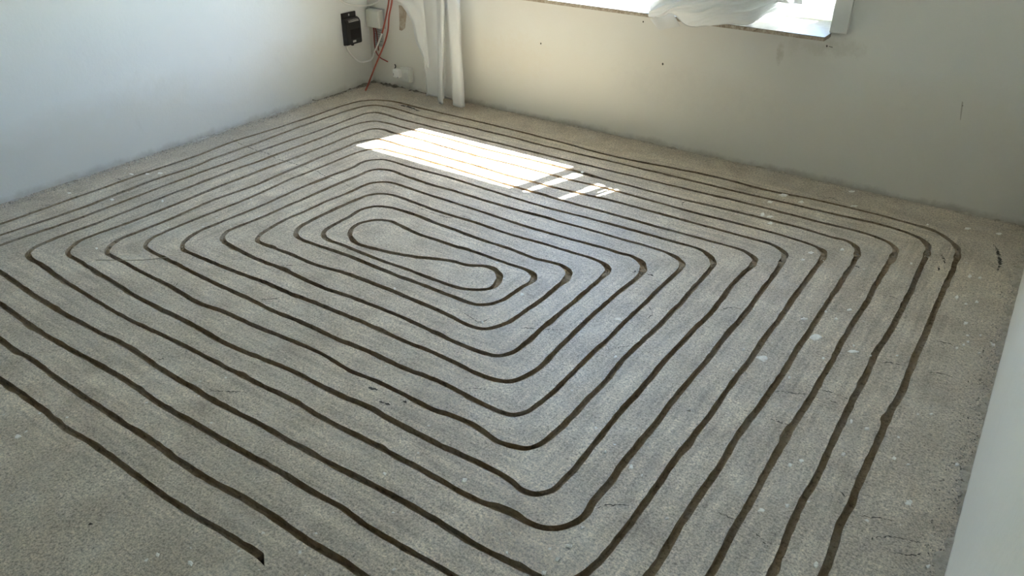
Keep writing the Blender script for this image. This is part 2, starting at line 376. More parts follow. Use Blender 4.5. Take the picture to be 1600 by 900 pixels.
T['F6'] = [(867,825),(837,821),(800,804),(737,777),(675,742),(625,716),(600,702),(545,675),(500,652),(470,632),(425,610),(400,598),(350,572),(287,540),(225,510),(175,485),(150,470),(113,448),(82,427),(60,411),(48,405),(44,397)]
T['L7'] = [(226,384),(236,373),(250,366),(300,345),(350,325),(400,305),(455,280),(512,256.5),(562,237)]
T['B7'] = [(580,233),(597,232.5),(612,236),(650,246),(725,268),(800,290.5),(875,312.5),(950,332.5),(1025,354),(1100,374),(1137,384),(1162,392)]
T['R7'] = [(1179,404),(1177,413),(1162,427),(1141,449),(1112,487),(1075,525),(1037,565),(1012,595),(980,632),(946,673),(920,705),(895,735),(875,755)]
T['F7'] = [(860,767),(837,771),(815,764),(800,753),(750,725),(700,702),(648,675),(612,657),(575,637),(537,620),(500,602),(450,577),(400,556),(350,535),(300,507),(250,482),(212,462),(191,449),(150,425),(125,410),(108,399),(107,391)]
T['L8'] = [(287,380),(297,370),(312,361),(350,345),(400,325),(462,297),(512,276.5),(552,261)]
T['B8'] = [(562,255),(577,250.5),(597,249),(612,252),(637,259.5),(687,273),(737,288),(800,308.5),(875,330),(950,349),(1025,370),(1070,382),(1092,389)]
T['R8'] = [(1107,398),(1115,410),(1109,421),(1086,449),(1062,475),(1040,497),(1012,525),(975,560),(947,595),(907,635),(870,675),(850,692)]
T['F8'] = [(825,701),(799,697),(775,689),(752,673),(712,652),(675,640),(637,620),(587,595),(550,580),(500,552),(450,530),(400,510),(350,487),(312,474),(270,449),(225,427),(187,406),(172,399),(167,394)]
T['L9'] = [(347,372),(356,361),(370,355),(400,343),(420,334.5),(487,305),(560,274)]
T['B9'] = [(575,267.5),(592,264.5),(612,267),(625,272),(662,284.5),(712,299.5),(800,326),(875,346),(950,367.5),(1012,385),(1040,394)]
T['R9'] = [(1058,403),(1066,412),(1061,422),(1033,449),(1012,470),(975,505),(937,542),(900,577),(867,610),(842,632),(820,645)]
T['F9'] = [(800,648),(775,641),(737,622),(687,597),(625,572),(575,549),(525,529),(475,505),(430,487),(400,472.5),(350,449),(300,425),(262,406),(232,391)]
T['L10'] = [(405,369),(416,360),(450,341),(467,334),(517,312),(547,300)]
T['B10'] = [(567,290.5),(580,286),(600,284),(615,286),(637,293),(687,309.5),(750,330),(800,346.5),(875,369),(937,386),(970,396),(987,400)]
T['R10'] = [(1002,410),(1005,422),(997,433),(977,449),(950,472),(920,497),(895,522),(867,550),(842,575),(820,589)]
T['F10'] = [(800,596),(775,594),(750,585),(712,567),(662,545),(625,530),(575,507),(525,487),(475,467),(435,451),(400,436),(350,417),(300,396),(286,389)]
T['L11'] = [(462,366),(467,356),(482,347),(512,332.5),(550,315)]
T['B11'] = [(575,305.5),(595,302.5),(615,305),(650,317),(687,331),(737,346),(800,367),(850,381),(900,396),(920,402),(940,410)]
T['R11'] = [(951,419),(947,428),(922,449),(900,469),(862,500),(832,527),(812,544)]
T['F11'] = [(800,551),(780,556),(757,552),(725,540),(695,527),(662,511),(625,495),(580,477),(550,465),(507,451),(487,442),(445,422),(400,404),(375,391),(351,379)]
T['L12'] = [(507,371),(507,362),(517,354),(545,339),(565,327)]
T['B12'] = [(585,322.5),(607,324),(637,332),(687,351),(737,369),(800,389.5),(837,404),(862,410),(880,416)]
T['R12'] = [(889,425),(885,436),(868,449),(842,470),(815,490),(798,502)]
T['F12'] = [(775,511),(755,514),(732,509),(700,492),(650,470),(600,450),(550,430),(495,414),(450,395),(413,381),(403,376)]
T['L13'] = [(552,377),(546,367),(550,357),(562,349)]
T['B13'] = [(585,344),(607,345),(625,352),(650,364),(700,381),(750,396),(800,414),(820,420)]
T['R13'] = [(832,427),(834,437),(814,449),(800,459),(782,470)]
T['F13'] = [(762,476),(745,476),(727,471),(687,456),(650,442),(600,422),(550,402),(500,385),(468,373)]
T['E'] = [(560,382),(587,389),(612,395),(650,401),(700,407),(732,414),(755,415),(770,419),(780,430),(777,440),(767,449),(750,452),(727,451),(700,444),(662,431),(625,417),(575,399),(537,384),(515,376)]
T['S'] = [(407,868),(400,863),(350,832),(287,795),(237,760),(187,725),(137,690),(110,674),(62,637),(25,610),(0,594)]
W = {k: at_z(v)[:, :2] for k, v in T.items()}
def arc(a, da, b, db, r=0.075, n=7):
    """round corner joining the run that ends at a (heading da) to the one that starts at b (heading db)"""
    A = np.array([da, -np.array(db)]).T
    t = np.linalg.solve(A, b-a); X = a+t[0]*np.array(da)
    p0 = X-np.array(da)*r; p1 = X+np.array(db)*r
    s = np.linspace(0, 1, n)[:, None]
    return (1-s)**2*p0+2*s*(1-s)*X+s**2*p1
def hd(P, i, j): d = P[j]-P[i]; return d/np.linalg.norm(d)
def join(a, b):           # off-frame corner between two traced runs
    return arc(a[-1], hd(a, -5, -1), b[0], hd(b, 0, 4))
seq = []
far1 = W['R1'][::-1]; 
seq.append(np.array([[far1[0][0]+0.02, 0.35], [far1[0][0]+0.005, 0.8]]))
seq += [far1, W['B1'][::-1], W['L1'][::-1]]
for k in (3, 5, 7, 9, 11, 13):
    Lp = W['L%d' % (k-2)][::-1]; Fk = W['F%d' % k][::-1]; Rk = W['R%d' % k][::-1]
    if k in (3, 5): seq.append(join(Lp, Fk))
    seq.append(Fk)
    if k == 3: seq.append(join(Fk, Rk))
    seq += [Rk, W['B%d' % k][::-1], W['L%d' % k][::-1]]
seq += [W['E'], W['L12'], W['B12'], W['R12'], W['F12']]
for k in (10, 8, 6, 4, 2):
    Lk = W['L%d' % k]
    if k == 2: seq.append(join(W['F4'], Lk))
    seq += [Lk, W['B%d' % k], W['R%d' % k]]
    if k > 2:
        if k == 4: seq.append(join(W['R4'], W['F4']))
        seq.append(W['F%d' % k])
last = W['R2'][-1]
seq.append(np.array([[last[0]+0.0, 0.85], [last[0]+0.01, 0.35]]))
STEP = 0.0095
main_path = catmull(np.vstack(seq), STEP)
stub = np.vstack([W['S'], W['S'][-1]+hd(W['S'], -4, -1)*0.30])
stub_path = catmull(stub, STEP)
# corner places where the milling head was swung round: wider and part-filled with rubble
wide = [W['R%d' % k][0] for k in range(1, 14)] + [W['R%d' % k][1] for k in range(1, 14)] + [W['E'][7], W['E'][8], W['E'][9]]
wide = np.array(wide)
shal = np.array([W['R%d' % k][1] for k in range(2, 14)] + [W['L%d' % k][0] for k in range(4, 13)] + [W['B%d' % k][0] for k in (3, 5, 6, 7, 9, 11)])

def smooth1(n, sig, seed):
    r_ = np.random.default_rng(seed).normal(size=n+8*int(sig)+8)
    k = np.exp(-0.5*(np.arange(-4*int(sig)-4, 4*int(sig)+5)/sig)**2); k /= k.sum()
    v = np.convolve(r_, k, 'same')[4*int(sig)+4:4*int(sig)+4+n]
    return v/max(v.std(), 1e-9)
def groove_sections(path, seed):
    n = len(path)
    t = np.gradient(path, axis=0); t /= np.linalg.norm(t, axis=1, keepdims=True)
    nr = np.stack([-t[:, 1], t[:, 0]], 1)
    c = path + nr*(0.0011*smooth1(n, 5, seed))[:, None]
    hw = 0.0100 + 0.0006*smooth1(n, 14, seed+1)
    dw = np.linalg.norm(path[:, None]-wide[None], axis=2).min(1)
    hw = hw + 0.0040*np.exp(-(dw/0.030)**2)
    ds = np.linalg.norm(path[:, None]-shal[None], axis=2).min(1)
    dep = 0.0185 + 0.0015*smooth1(n, 8, seed+2) - 0.0120*np.exp(-(ds/0.026)**2)
    dep = np.clip(dep, 0.006, 0.03)
    l = hw + 0.0008*smooth1(n, 1.2, seed+3); r = hw + 0.0008*smooth1(n, 1.2, seed+4)
    # odd spalls along the rims
    for arr, sd_ in ((l, seed+5), (r, seed+6)):
        s_ = smooth1(n, 3.0, sd_); arr += np.clip(s_-1.7, 0, 1.2)*0.0055
    l = np.clip(l, 0.007, 0.020); r = np.clip(r, 0.007, 0.020)
    return c, nr, l, r, dep

secs = [groove_sections(main_path, 11), groove_sections(stub_path, 41)]
# ---- floor surface: constrained triangulation around the groove rims
pts2 = []; edges = []; loops = []
OUT = [(XL-0.1, Y_REAR), (X_FAR, Y_REAR), (X_FAR, YB+0.1), (XL-0.1, YB+0.1)]
def loop(P):
    b0 = len(pts2); pts2.extend(P); k = len(P)
    edges.extend((b0+i, b0+(i+1) % k) for i in range(k)); loops.append(list(range(b0, b0+k)))
loop([tuple(p) for p in OUT])
rim_idx = []
for c, nr, l, r, dep in secs:
    Lp = c+nr*l[:, None]; Rp = c-nr*r[:, None]
    b0 = len(pts2); k = len(c)
    loop([tuple(p) for p in np.vstack([Rp, Lp[::-1]])])
    rim_idx.append((list(range(b0+k, b0+2*k))[::-1], list(range(b0, b0+k))))
allc = np.vstack([s[0] for s in secs])
from mathutils.kdtree import KDTree
kd = KDTree(len(allc))
for i, p in enumerate(allc): kd.insert((p[0], p[1], 0), i)
kd.balance()
gx = np.arange(XL-0.05, X_FAR, 0.035); gy = np.arange(Y_REAR+0.05, YB+0.08, 0.035)
for x in gx:
    for y in gy:
        px_, py_ = x+random.uniform(-.01, .01), y+random.uniform(-.01, .01)
        if kd.find((px_, py_, 0))[2] > 0.026: pts2.append((px_, py_))
vo_, eo_, fo_, ov_, oe_, of_ = delaunay_2d_cdt([Vector(p) for p in pts2], edges, [], 0, 1e-7)
first = {}
for i, src in enumerate(ov_):
    for s_ in src: first[s_] = i
# every triangle with its centre inside a channel belongs to the channel, not to the surface
vo_np = np.array([(p[0], p[1]) for p in vo_])
nl = np.concatenate([s[1] for s in secs]); ll = np.concatenate([s[2] for s in secs]); rl = np.concatenate([s[3] for s in secs])
tops = []
for f_ in fo_:
    cx, cy_ = vo_np[list(f_)].mean(0)
    q, i, d = kd.find((cx, cy_, 0))
    inside = False
    if d < 0.022:
        rimset = 0
        for jj in (i,):
            s_ = (cx-allc[jj][0])*nl[jj][0]+(cy_-allc[jj][1])*nl[jj][1]
            lim = ll[jj] if s_ > 0 else rl[jj]
            inside = abs(s_) < lim*0.93
        tl = math.hypot(cx-allc[i][0], cy_-allc[i][1])
        if i in (0, len(secs[0][0])-1, len(secs[0][0]), len(allc)-1) and tl > 0.0125: inside = False
    if not inside: tops.append(tuple(f_))
zv = [fz(p[0], p[1]) for p in vo_np]
floor = pydata('floor', [(p[0], p[1], z) for p, z in zip(vo_np, zv)], tops, M_SCREED, None, False)
tag(floor, kind='structure')
tang = np.concatenate([np.stack([s_[1][:, 1], -s_[1][:, 0]], 1) for s_ in secs])
att = floor.data.attributes.new('along_x', 'FLOAT', 'POINT')
vals = np.zeros(len(vo_np), dtype=np.float32); dist_ = np.zeros(len(vo_np), dtype=np.float32)
for i_, p in enumerate(vo_np):
    q, k_, d_ = kd.find((p[0], p[1], 0)); vals[i_] = 1.0 if abs(tang[k_][0]) > abs(tang[k_][1]) else 0.0; dist_[i_] = d_
att.data.foreach_set('value', vals)
att2 = floor.data.attributes.new('groove_distance', 'FLOAT', 'POINT'); att2.data.foreach_set('value', dist_)
# slab underneath so that the floor has a body
box('slab', XL-0.1, X_FAR, Y_REAR, YB+0.1, -0.12, -0.045, M_MORTAR_D, floor)

gi = 0
for (c, nr, l, r, dep), (li, ri) in zip(secs, rim_idx):
    n = len(c); V = []; F = []
    j1 = rng.normal(0, 0.0007, (n, 4))
    for i in range(n):
        zl = zv[first[li[i]]]; zr = zv[first[ri[i]]]
        pl = vo_np[first[li[i]]]; pr = vo_np[first[ri[i]]]
        z0 = min(zl, zr); d = dep[i]
        a = c[i]+nr[i]*(l[i]*0.98+j1[i, 0]); b = c[i]+nr[i]*(l[i]*0.86+j1[i, 1]); e = c[i]-nr[i]*(r[i]*0.86+j1[i, 2]); g = c[i]-nr[i]*(r[i]*0.98+j1[i, 3])
        V += [(pl[0], pl[1], zl), (a[0], a[1], z0-d*0.45), (b[0], b[1], z0-d*0.95+j1[i, 2]), (c[i][0], c[i][1], z0-d+j1[i, 3]),
              (e[0], e[1], z0-d*0.95+j1[i, 0]), (g[0], g[1], z0-d*0.45), (pr[0], pr[1], zr)]
    for i in range(n-1):
        for k in range(6):
            F.append((i*7+k, i*7+k+1, (i+1)*7+k+1, (i+1)*7+k))
    F.append(tuple(range(7))[::-1]); F.append(tuple((n-1)*7+k for k in range(7)))
    pydata('pipe_groove', V, F, M_GROOVE, floor, False)

# cracks, scuffs and gouges in the screed
def strip(name, px, w0, mat, rag=0.6, lift=0.0007, step=0.006):
    P = catmull(at_z(px)[:, :2], step); n = len(P)
    t = np.gradient(P, axis=0); t /= np.linalg.norm(t, axis=1, keepdims=True); nr = np.stack([-t[:, 1], t[:, 0]], 1)
    s = np.sin(np.linspace(0, math.pi, n))**0.5
    P = P + nr*(rng.normal(0, min(w0*0.6, 0.0018), n))[:, None]
    V = []; F = []; keep = []
    for i in range(n):
        wd = w0*s[i]*(1+rag*rng.normal()); wd = max(wd, 0.0002)
        for sg in (1, -1):
            x, y = P[i]+nr[i]*wd*0.5*sg
            V.append((x, y, fz(x, y)+lift))
    skip = kd
    for i in range(n-1):
        if kd.find((P[i][0], P[i][1], 0))[2] > 0.0115 and kd.find((P[i+1][0], P[i+1][1], 0))[2] > 0.0115 and rng.random() > 0.12:
            F.append((2*i, 2*i+2, 2*i+3, 2*i+1))
    if not F: return None
    return pydata(name, V, F, mat, floor)
cracks = [
 [(352,214),(378,226),(398,234),(420,241),(434,249),(445,252),(460,256),(474,260),(490,265),(505,274),(530,283),(548,292),(565,298)],
 [(1378,461),(1392,463),(1405,469)], [(1452,532),(1468,534),(1485,538),(1497,545)], [(1372,567),(1390,567),(1412,572)],
 [(1450,582),(1470,584),(1490,590)], [(1282,609),(1300,614),(1322,622),(1330,626)], [(1288,622),(1300,627),(1310,632)],
 [(1203,612),(1222,613),(1240,615),(1262,616)], [(1120,802),(1133,805),(1148,813)], [(1164,823),(1178,832),(1192,846),(1200,856)],
 [(927,796),(945,791),(968,789),(990,793)], [(1010,500),(1020,490),(1012,478)], [(1125,485),(1140,481),(1160,483)],
 [(1200,655),(1225,662),(1242,668)], [(1303,758),(1312,767),(1322,777)],
 [(800,512),(830,513),(860,515),(890,517)], [(945,548),(965,543),(990,540)], [(725,608),(745,607),(760,609)],
 [(400,468),(420,468),(450,464)], [(480,413),(440,416),(420,420)], [(235,562),(250,561),(270,563)], [(325,610),(350,612),(385,612)],
 [(720,487),(737,497),(748,504),(762,500),(768,496)], [(1283,311),(1300,309),(1312,318)], [(1070,325),(1066,318),(1078,312)],
 [(638,318),(655,325),(675,333),(700,340),(722,338),(745,347)], [(1398,862),(1420,868),(1440,866)], [(1340,806),(1380,810),(1400,815)],
 [(1350,842),(1390,838),(1440,848)], [(82,320),(60,322)], [(280,440),(270,450),(262,446),(255,452)], [(820,345),(840,341)], [(905,295),(915,302)]]
for k, cpx in enumerate(cracks): strip('crack', cpx, 0.0032 if k else 0.0042, M_CRACK)
for gpx, w0 in ([[(1552,382),(1558,390),(1561,400),(1562,412),(1559,424)], 0.020], [[(1470,398),(1475,405),(1476,412)], 0.014], [[(1468,416),(1466,424)], 0.012],
                [[(622,164),(640,168),(655,174)], 0.030], [[(985,427),(997,424),(1003,430)], 0.010], [[(1010,427),(1022,432)], 0.012], [[(1335,415),(1343,419)], 0.010],
                [[(100,333),(108,331)], 0.018], [[(180,278),(190,282)], 0.012], [[(622,718),(628,722)], 0.014],
                [[(137,818),(146,820)], 0.014], [[(575,606),(592,610)], 0.016], [[(630,627),(636,630)], 0.016], [[(590,628),(612,634)], 0.012], [[(265,852),(270,850)], 0.006], [[(120,797),(123,796)], 0.006], [[(45,714),(48,713)], 0.006]):
    strip('gouge', gpx, w0*0.6, M_DARK, 0.4, 0.0009, 0.005)

# ------------------------------------------------------------------ walls, ceiling
def wall_with_hole(name, x0, x1, y0, y1, z0, z1, hx0, hx1, hz0, hz1, mat):
    bm = bmesh.new()
    add_box(bm, x0, hx0, y0, y1, z0, z1); add_box(bm, hx1, x1, y0, y1, z0, z1)
    add_box(bm, hx0, hx1, y0, y1, z0, hz0); add_box(bm, hx0, hx1, y0, y1, hz1, z1)
    return tag(bmobj(name, bm, mat), kind='structure')
wall_back = wall_with_hole('wall_back', XL-0.3, X_FAR+0.2, YB, YOUT, -0.06, ZC+0.15, WX0, WX1, WZ0-0.03, WZ1, M_WALL_B)
wall_left = tag(box('wall_left', XL-0.25, XL, Y_REAR-0.25, YB, -0.06, ZC+0.15, M_WALL_L), kind='structure')
wall_right = tag(box('wall_right', XR, XR+0.125, 0.55, YB, -0.06, ZC, M_WALL_R), kind='structure')
wall_far = tag(box('wall_side', X_FAR, X_FAR+0.2, Y_REAR-0.25, YB, -0.06, ZC+0.15, M_WALL_R), kind='structure')
wall_rear = tag(box('wall_rear', XL, X_FAR, Y_REAR-0.25, Y_REAR, -0.06, ZC+0.15, M_WALL_R), kind='structure')
ceiling = tag(box('ceiling', XL, X_FAR, Y_REAR, YB, ZC, ZC+0.15, M_CEIL), kind='structure')

def mortar_edge(name, p0, p1, inward, mat, parent, wd=0.022, ht=0.010, seed=5):
    """ragged bead of crumbled render along a wall foot"""
    p0 = np.array(p0, float); p1 = np.array(p1, float); inward = np.array(inward, float)
    L = np.linalg.norm(p1-p0); n = int(L/0.007); d = (p1-p0)/L
    rr = np.random.default_rng(seed)
    w_ = wd*(0.55+0.5*smooth1(n, 6, seed)+0.25*smooth1(n, 1.3, seed+1)); w_ = np.clip(w_, 0.002, wd*2.3)
    h_ = ht*(0.5+0.5*smooth1(n, 4, seed+2)+0.35*smooth1(n, 1.2, seed+3)); h_ = np.clip(h_, 0.0008, ht*2.6)
    V = []; F = []
    for i in range(n):
        b = p0+d*L*i/(n-1)
        for q, (a, z) in enumerate(((-0.004, h_[i]*1.25), (0.30*w_[i], h_[i]*rr.uniform(.7, 1.05)), (0.65*w_[i], h_[i]*rr.uniform(.35, .7)), (w_[i], -0.002))):
            P = b+inward*a; V.append((P[0], P[1], z))
    for i in range(n-1):
        for q in range(3): F.append((i*4+q, i*4+q+1, (i+1)*4+q+1, (i+1)*4+q))
    return pydata(name, V, F, mat, parent)
mortar_edge('mortar_edge', (XL, -1.8), (XL, 3.3), (1, 0), M_MORTAR_P, wall_left, 0.020, 0.0042, 5)
mortar_edge('mortar_edge', (XL, 3.28), (XL, YB), (1, 0), M_MORTAR_D, wall_left, 0.026, 0.009, 15)
mortar_edge('mortar_edge', (XL, YB), (-3.1, YB), (0, -1), M_MORTAR_D, wall_back, 0.022, 0.008, 25)
mortar_edge('mortar_edge', (-3.12, YB), (XR, YB), (0, -1), M_MORTAR_R, wall_back, 0.012, 0.0045, 35)
mortar_edge('mortar_edge', (XR, 0.56), (XR, YB), (-1, 0), M_MORTAR_R, wall_right, 0.026, 0.007, 45)

# stains, holes and repair patches on the walls
def wall_patch(name, pts, mat, Y=YB-0.0012, parent=wall_back):
    V = [tuple(at_y(x, y, Y)) for x, y in pts]
    return pydata(name, V, [tuple(range(len(V)))], mat, parent)
wall_patch('filler_patch', [(623,8),(629,9),(636,8),(635,26),(633,44),(628,48),(624,47),(624,28)], M_BROWN)
M_STAIN = plain('damp_stain', (0.45, 0.435, 0.385), 0.9)[0]
for px_, py_, rr_ in ((1035.5,100,1.7),(1005,34,1.3),(845,68,1.3),(1292,72,1.6),(1504,165,1.2),(440,174,1.0)):
    if px_ < 500: continue
    wall_patch('nail_hole', [(px_+rr_*math.cos(a)*.8, py_+rr_*math.sin(a)*1.2) for a in np.linspace(0, 2*math.pi, 9)[:-1]], M_DARK)
wall_patch('scratch', [(1503,158),(1505,160),(1503,176),(1501,188),(1500,187),(1501,174)], M_STAIN)
wall_patch('scratch', [(1295,72),(1301,73.5),(1301,74.5),(1295,73)], M_DARK)

# ------------------------------------------------------------------ window
win = tag(empty('window_1', ((WX0+WX1)/2, 4.12, WZ0)), kind='structure')
FY0, FY1 = 4.09, 4.16
MU0, MU1 = -1.52, -1.44
def wmesh(name, boxes, mat):
    bm = bmesh.new()
    for b_ in boxes: add_box(bm, *b_, 0.004)
    o = bmobj(name, bm, mat, win); o.matrix_parent_inverse = Matrix.Translation(-win.location); return o
wmesh('frame', [(WX0, WX1, FY0, FY1, WZ0, WZ0+0.062), (WX0, WX1, FY0, FY1, WZ1-0.05, WZ1), (WX0, WX0+0.055, FY0, FY1, WZ0+0.062, WZ1-0.05), (WX1-0.035, WX1, FY0, FY1, WZ0+0.062, WZ1-0.05)], M_PVC)
wmesh('mullion', [(MU0+0.03, MU1-0.03, FY0, FY1, WZ0+0.062, WZ1-0.05)], M_PVC)
def sash(x0, x1):
    z0, z1 = WZ0+0.062, WZ1-0.05; t_ = 0.05; ya_, yb2 = FY0+0.012, FY1-0.01
    o = wmesh('sash', [(x0, x1, ya_, yb2, z0, z0+0.035), (x0, x1, ya_, yb2, z1-t_, z1), (x0, x0+t_, ya_, yb2, z0+0.035, z1-t_), (x1-t_, x1, ya_, yb2, z0+0.035, z1-t_)], M_PVC)
    box('gasket', x0+t_, x1-t_, FY0+0.020, FY0+0.032, z0+0.035, z0+0.041, M_RUBBER, o, 0.001)
    box('pane', x0+t_, x1-t_, FY0+0.033, FY0+0.039, z0+0.036, z1-t_, M_GLASS, o)
sash(WX0+0.055, MU0+0.03); sash(MU1-0.03, WX1-0.035)
# sill slab: polished top darkened to hold back skylight glare, rough sawn brown front
sill = tag(empty('window_sill', (-1.85, 3.80, 0.685)), 'speckled brown stone window sill under the curtain on the back wall', 'window sill')
def spart(name, *a, **k):
    o = box(name, *a, **k); o.parent = sill; o.matrix_parent_inverse = Matrix.Translation(-sill.location); return o
spart('slab', WX0-0.06, -0.873, 3.7252, YB+0.0, 0.6825, 0.6985, M_STONE)
spart('slab', WX0, WX1, YB, FY0+0.01, 0.6725, 0.6985, M_STONE)
spart('polished_top', WX0-0.06, -0.873, 3.7252, YB, 0.6986, 0.7005, M_STONE_T)
spart('polished_top', WX0, WX1, YB, FY0-0.0005, 0.6986, 0.7005, M_STONE_T)
tag(box('trim_1', -0.8795, -0.804, YB-0.016, YB, 0.704, 2.25, M_PAINTED, None, 0.002), kind='structure')
# ------------------------------------------------------------------ outside
tag(box('bounce_ground', -9, 7, YOUT+0.02, 9.0, -0.7, -0.5, M_BOUNCE_GROUND), 'pale ground added outside the window to bounce warm light in', 'bounce_ground', kind='stuff')  # pale paving added so that sunlight bounces warmly into the room
lawn = tag(box('lawn', -30, 30, 9.02, 45, -0.7, -0.5, M_LAWN), 'sunlit green lawn farther off outside the window', 'lawn', kind='stuff')
sh = tag(empty('garden_shrub', (-1.15, 6.6, -0.499)), 'yellow-green leafy shrub just outside the window glass', 'shrub')
bm = bmesh.new()
for k in range(900):
    a = rng.uniform(0, 2*math.pi); rr_ = 0.95*rng.random()**0.5; zz = rng.uniform(0.05, 0.98)
    rr_ *= math.sin(math.pi*min(0.95, 0.15+0.75*zz))
    cpt = Vector((rr_*math.cos(a), 0.7*rr_*math.sin(a), zz*1.08))
    d = Vector((math.cos(a)+rng.normal()*.6, math.sin(a)+rng.normal()*.6, rng.uniform(.1, 1.2))).normalized()
    s_ = d.cross(Vector((rng.normal(), rng.normal(), rng.normal()))).normalized()
    ln = rng.uniform(.05, .11)
    vv = [bm.verts.new(cpt+x) for x in (-d*0, d*ln*.45+s_*ln*.2, d*ln, d*ln*.45-s_*ln*.2)]
    bm.faces.new(vv)
lf = bmobj('foliage', bm, M_LEAF, sh); tag(lf, kind='stuff')
for k in range(5):
    a = k*1.3; tube('stem', [(0.03*math.cos(a), 0.03*math.sin(a), 0.014), (0.12*math.cos(a), 0.1*math.sin(a), 0.4), (0.3*math.cos(a), 0.25*math.sin(a), 0.85)], 0.012, M_STEM, sh, 0.08, 6)

# ------------------------------------------------------------------ left curtain (hanging beside the window)
def px_x(x, y, Y): return at_y(x, y, Y)[0]
# u-stations: (pixel x at hem, pixel x at the top of the frame, depth at hem, depth above)
st = [(666.5,657,3.712,3.735),(669,660,3.735,3.742),(676,667,3.738,3.738),(682,675,3.735,3.732),(685.5,683,3.725,3.732),(684.5,684,3.700,3.700),
      (685.5,684.5,3.668,3.672),(687,686.5,3.650,3.656),(689,690,3.643,3.650),(691,693.5,3.648,3.655),(692.5,695,3.670,3.678),(691.5,693,3.705,3.720),
      (695,693,3.742,3.745),(701,697,3.752,3.748),(709,701,3.745,3.725),(708,698,3.705,3.690),(708.5,698.5,3.672,3.668),(711,702,3.660,3.660),(717,709,3.655,3.660),(722,715,3.662,3.668),(726,718,3.685,3.690),(725,717,3.72,3.715)]
us = np.linspace(0, 1, len(st)); zs = np.concatenate([np.linspace(0.030, 0.62, 30), np.linspace(0.68, 2.28, 30)])
stn = np.array(st)
fine_u = np.linspace(0, 1, 96)
def cr(vals, u): return catmull_1d(vals, u)
def catmull_1d(v, u):
    n = len(v); x = u*(n-1); i = np.clip(np.floor(x).astype(int), 0, n-2); t = x-i
    p0 = v[np.clip(i-1, 0, n-1)]; p1 = v[i]; p2 = v[i+1]; p3 = v[np.clip(i+2, 0, n-1)]
    return 0.5*((2*p1)+(p2-p0)*t+(2*p0-5*p1+4*p2-p3)*t*t+(3*p1-p0-3*p2+p3)*t**3)
hx = np.array([px_x(a, 160, c_) for a, b, c_, d in st]); tx = np.array([px_x(b, 0, d) for a, b, c_, d in st])
hx = catmull_1d(hx, fine_u); tx = catmull_1d(tx, fine_u); hy = catmull_1d(stn[:, 2], fine_u); ty = catmull_1d(stn[:, 3], fine_u)
V = []; F = []; nu = len(fine_u)
for z in zs:
    k = min(1.0, max(0.0, (z-0.03)/0.58)); kk = k
    for i, u in enumerate(fine_u):
        x = hx[i]*(1-kk)+tx[i]*kk; y = hy[i]*(1-kk)+ty[i]*kk
        if z > 0.61:
            g_ = (z-0.61)/1.67
            x = x - 0.16*(1-u)*math.sin(g_*1.57) + 0.01*math.sin(u*40)*g_
            y = y + (3.71+0.02*math.sin(u*60)-y)*g_
        x += 0.0015*math.sin(z*17+u*31); y += 0.0020*math.sin(z*11+u*47)
        V.append((x, min(y, YB-0.02), z))
for j in range(len(zs)-1):
    for i in range(nu-1): F.append((j*nu+i, j*nu+i+1, (j+1)*nu+i+1, (j+1)*nu+i))
cur = tag(empty('curtain', (-3.05, 3.70, 0.03)), 'sheer white curtain hanging in folds to the floor beside the socket', 'curtain')
def cpart(name, V, F, par, mat=M_VOILE):
    o = pydata(name, V, F, mat, par, True); o.matrix_parent_inverse = Matrix.Translation(-par.location); return o
drape = cpart('drape', V, F, cur)
# loose fold swung out to the left, tapering into the drape
lo_ = [(668.5,106),(664,96),(656,80),(648.5,63),(646,50),(643,36),(634,20),(625,8),(617,0)]
ri_ = [(669.5,106),(670,96),(669,80),(667.5,63),(666.5,50),(665.5,36),(664.5,20),(663.5,8),(663,0)]
Lw = catmull(np.array([at_y(x, y, 3.70) for x, y in lo_]), 0.01); n1 = len(Lw)
Rw = np.array([at_y(x, y, 3.715) for x, y in ri_]); dR = np.linspace(0, 1, len(Rw))
Rw = np.stack([np.interp(np.linspace(0, 1, n1), dR, Rw[:, k]) for k in range(3)], 1)
Lw = np.vstack([Lw, [(-3.42, 3.705, 0.75), (-3.44, 3.71, 1.1), (-3.42, 3.71, 1.7), (-3.38, 3.71, 2.27)]]); Rw = np.vstack([Rw, [(-3.20, 3.72, 0.75), (-3.26, 3.72, 1.1), (-3.28, 3.72, 1.7), (-3.28, 3.72, 2.27)]])
Vs = []; Fs = []; nw = 24
for j in range(len(Lw)):
    wd_ = np.linalg.norm(Rw[j]-Lw[j])
    for i in range(nw):
        u = i/(nw-1); p = Lw[j]*(1-u)+Rw[j]*u
        p = p + np.array((0, -0.16*wd_*math.sin(math.pi*u)+0.05*wd_*math.sin(u*9.5+0.4*j*.1), 0)); Vs.append(p)
for j in range(len(Lw)-1):
    for i in range(nw-1): Fs.append((j*nw+i, j*nw+i+1, (j+1)*nw+i+1, (j+1)*nw+i))
cpart('side_fold', Vs, Fs, cur)
# stitched hem: doubled cloth along the bottom
hemV = []; hemF = []
for j, z in enumerate((0.029, 0.029, 0.044, 0.044)):
    for i in range(nu):
        x, y, _ = V[i]; hemV.append((x, y-(0.0022 if j in (1, 2) else -0.0022), z))
for a, b in ((0, 1), (1, 2), (2, 3), (3, 0)):
    for i in range(nu-1): hemF.append((a*nu+i, a*nu+i+1, b*nu+i+1, b*nu+i))
pydata('hem', hemV, hemF, M_VOILE, drape, True)

# ------------------------------------------------------------------ right curtain (thrown up on the sill)
cur2 = tag(empty('curtain', (-1.45, 3.75, 0.70)), 'sheer white curtain bunched up and lying on the window sill', 'curtain')
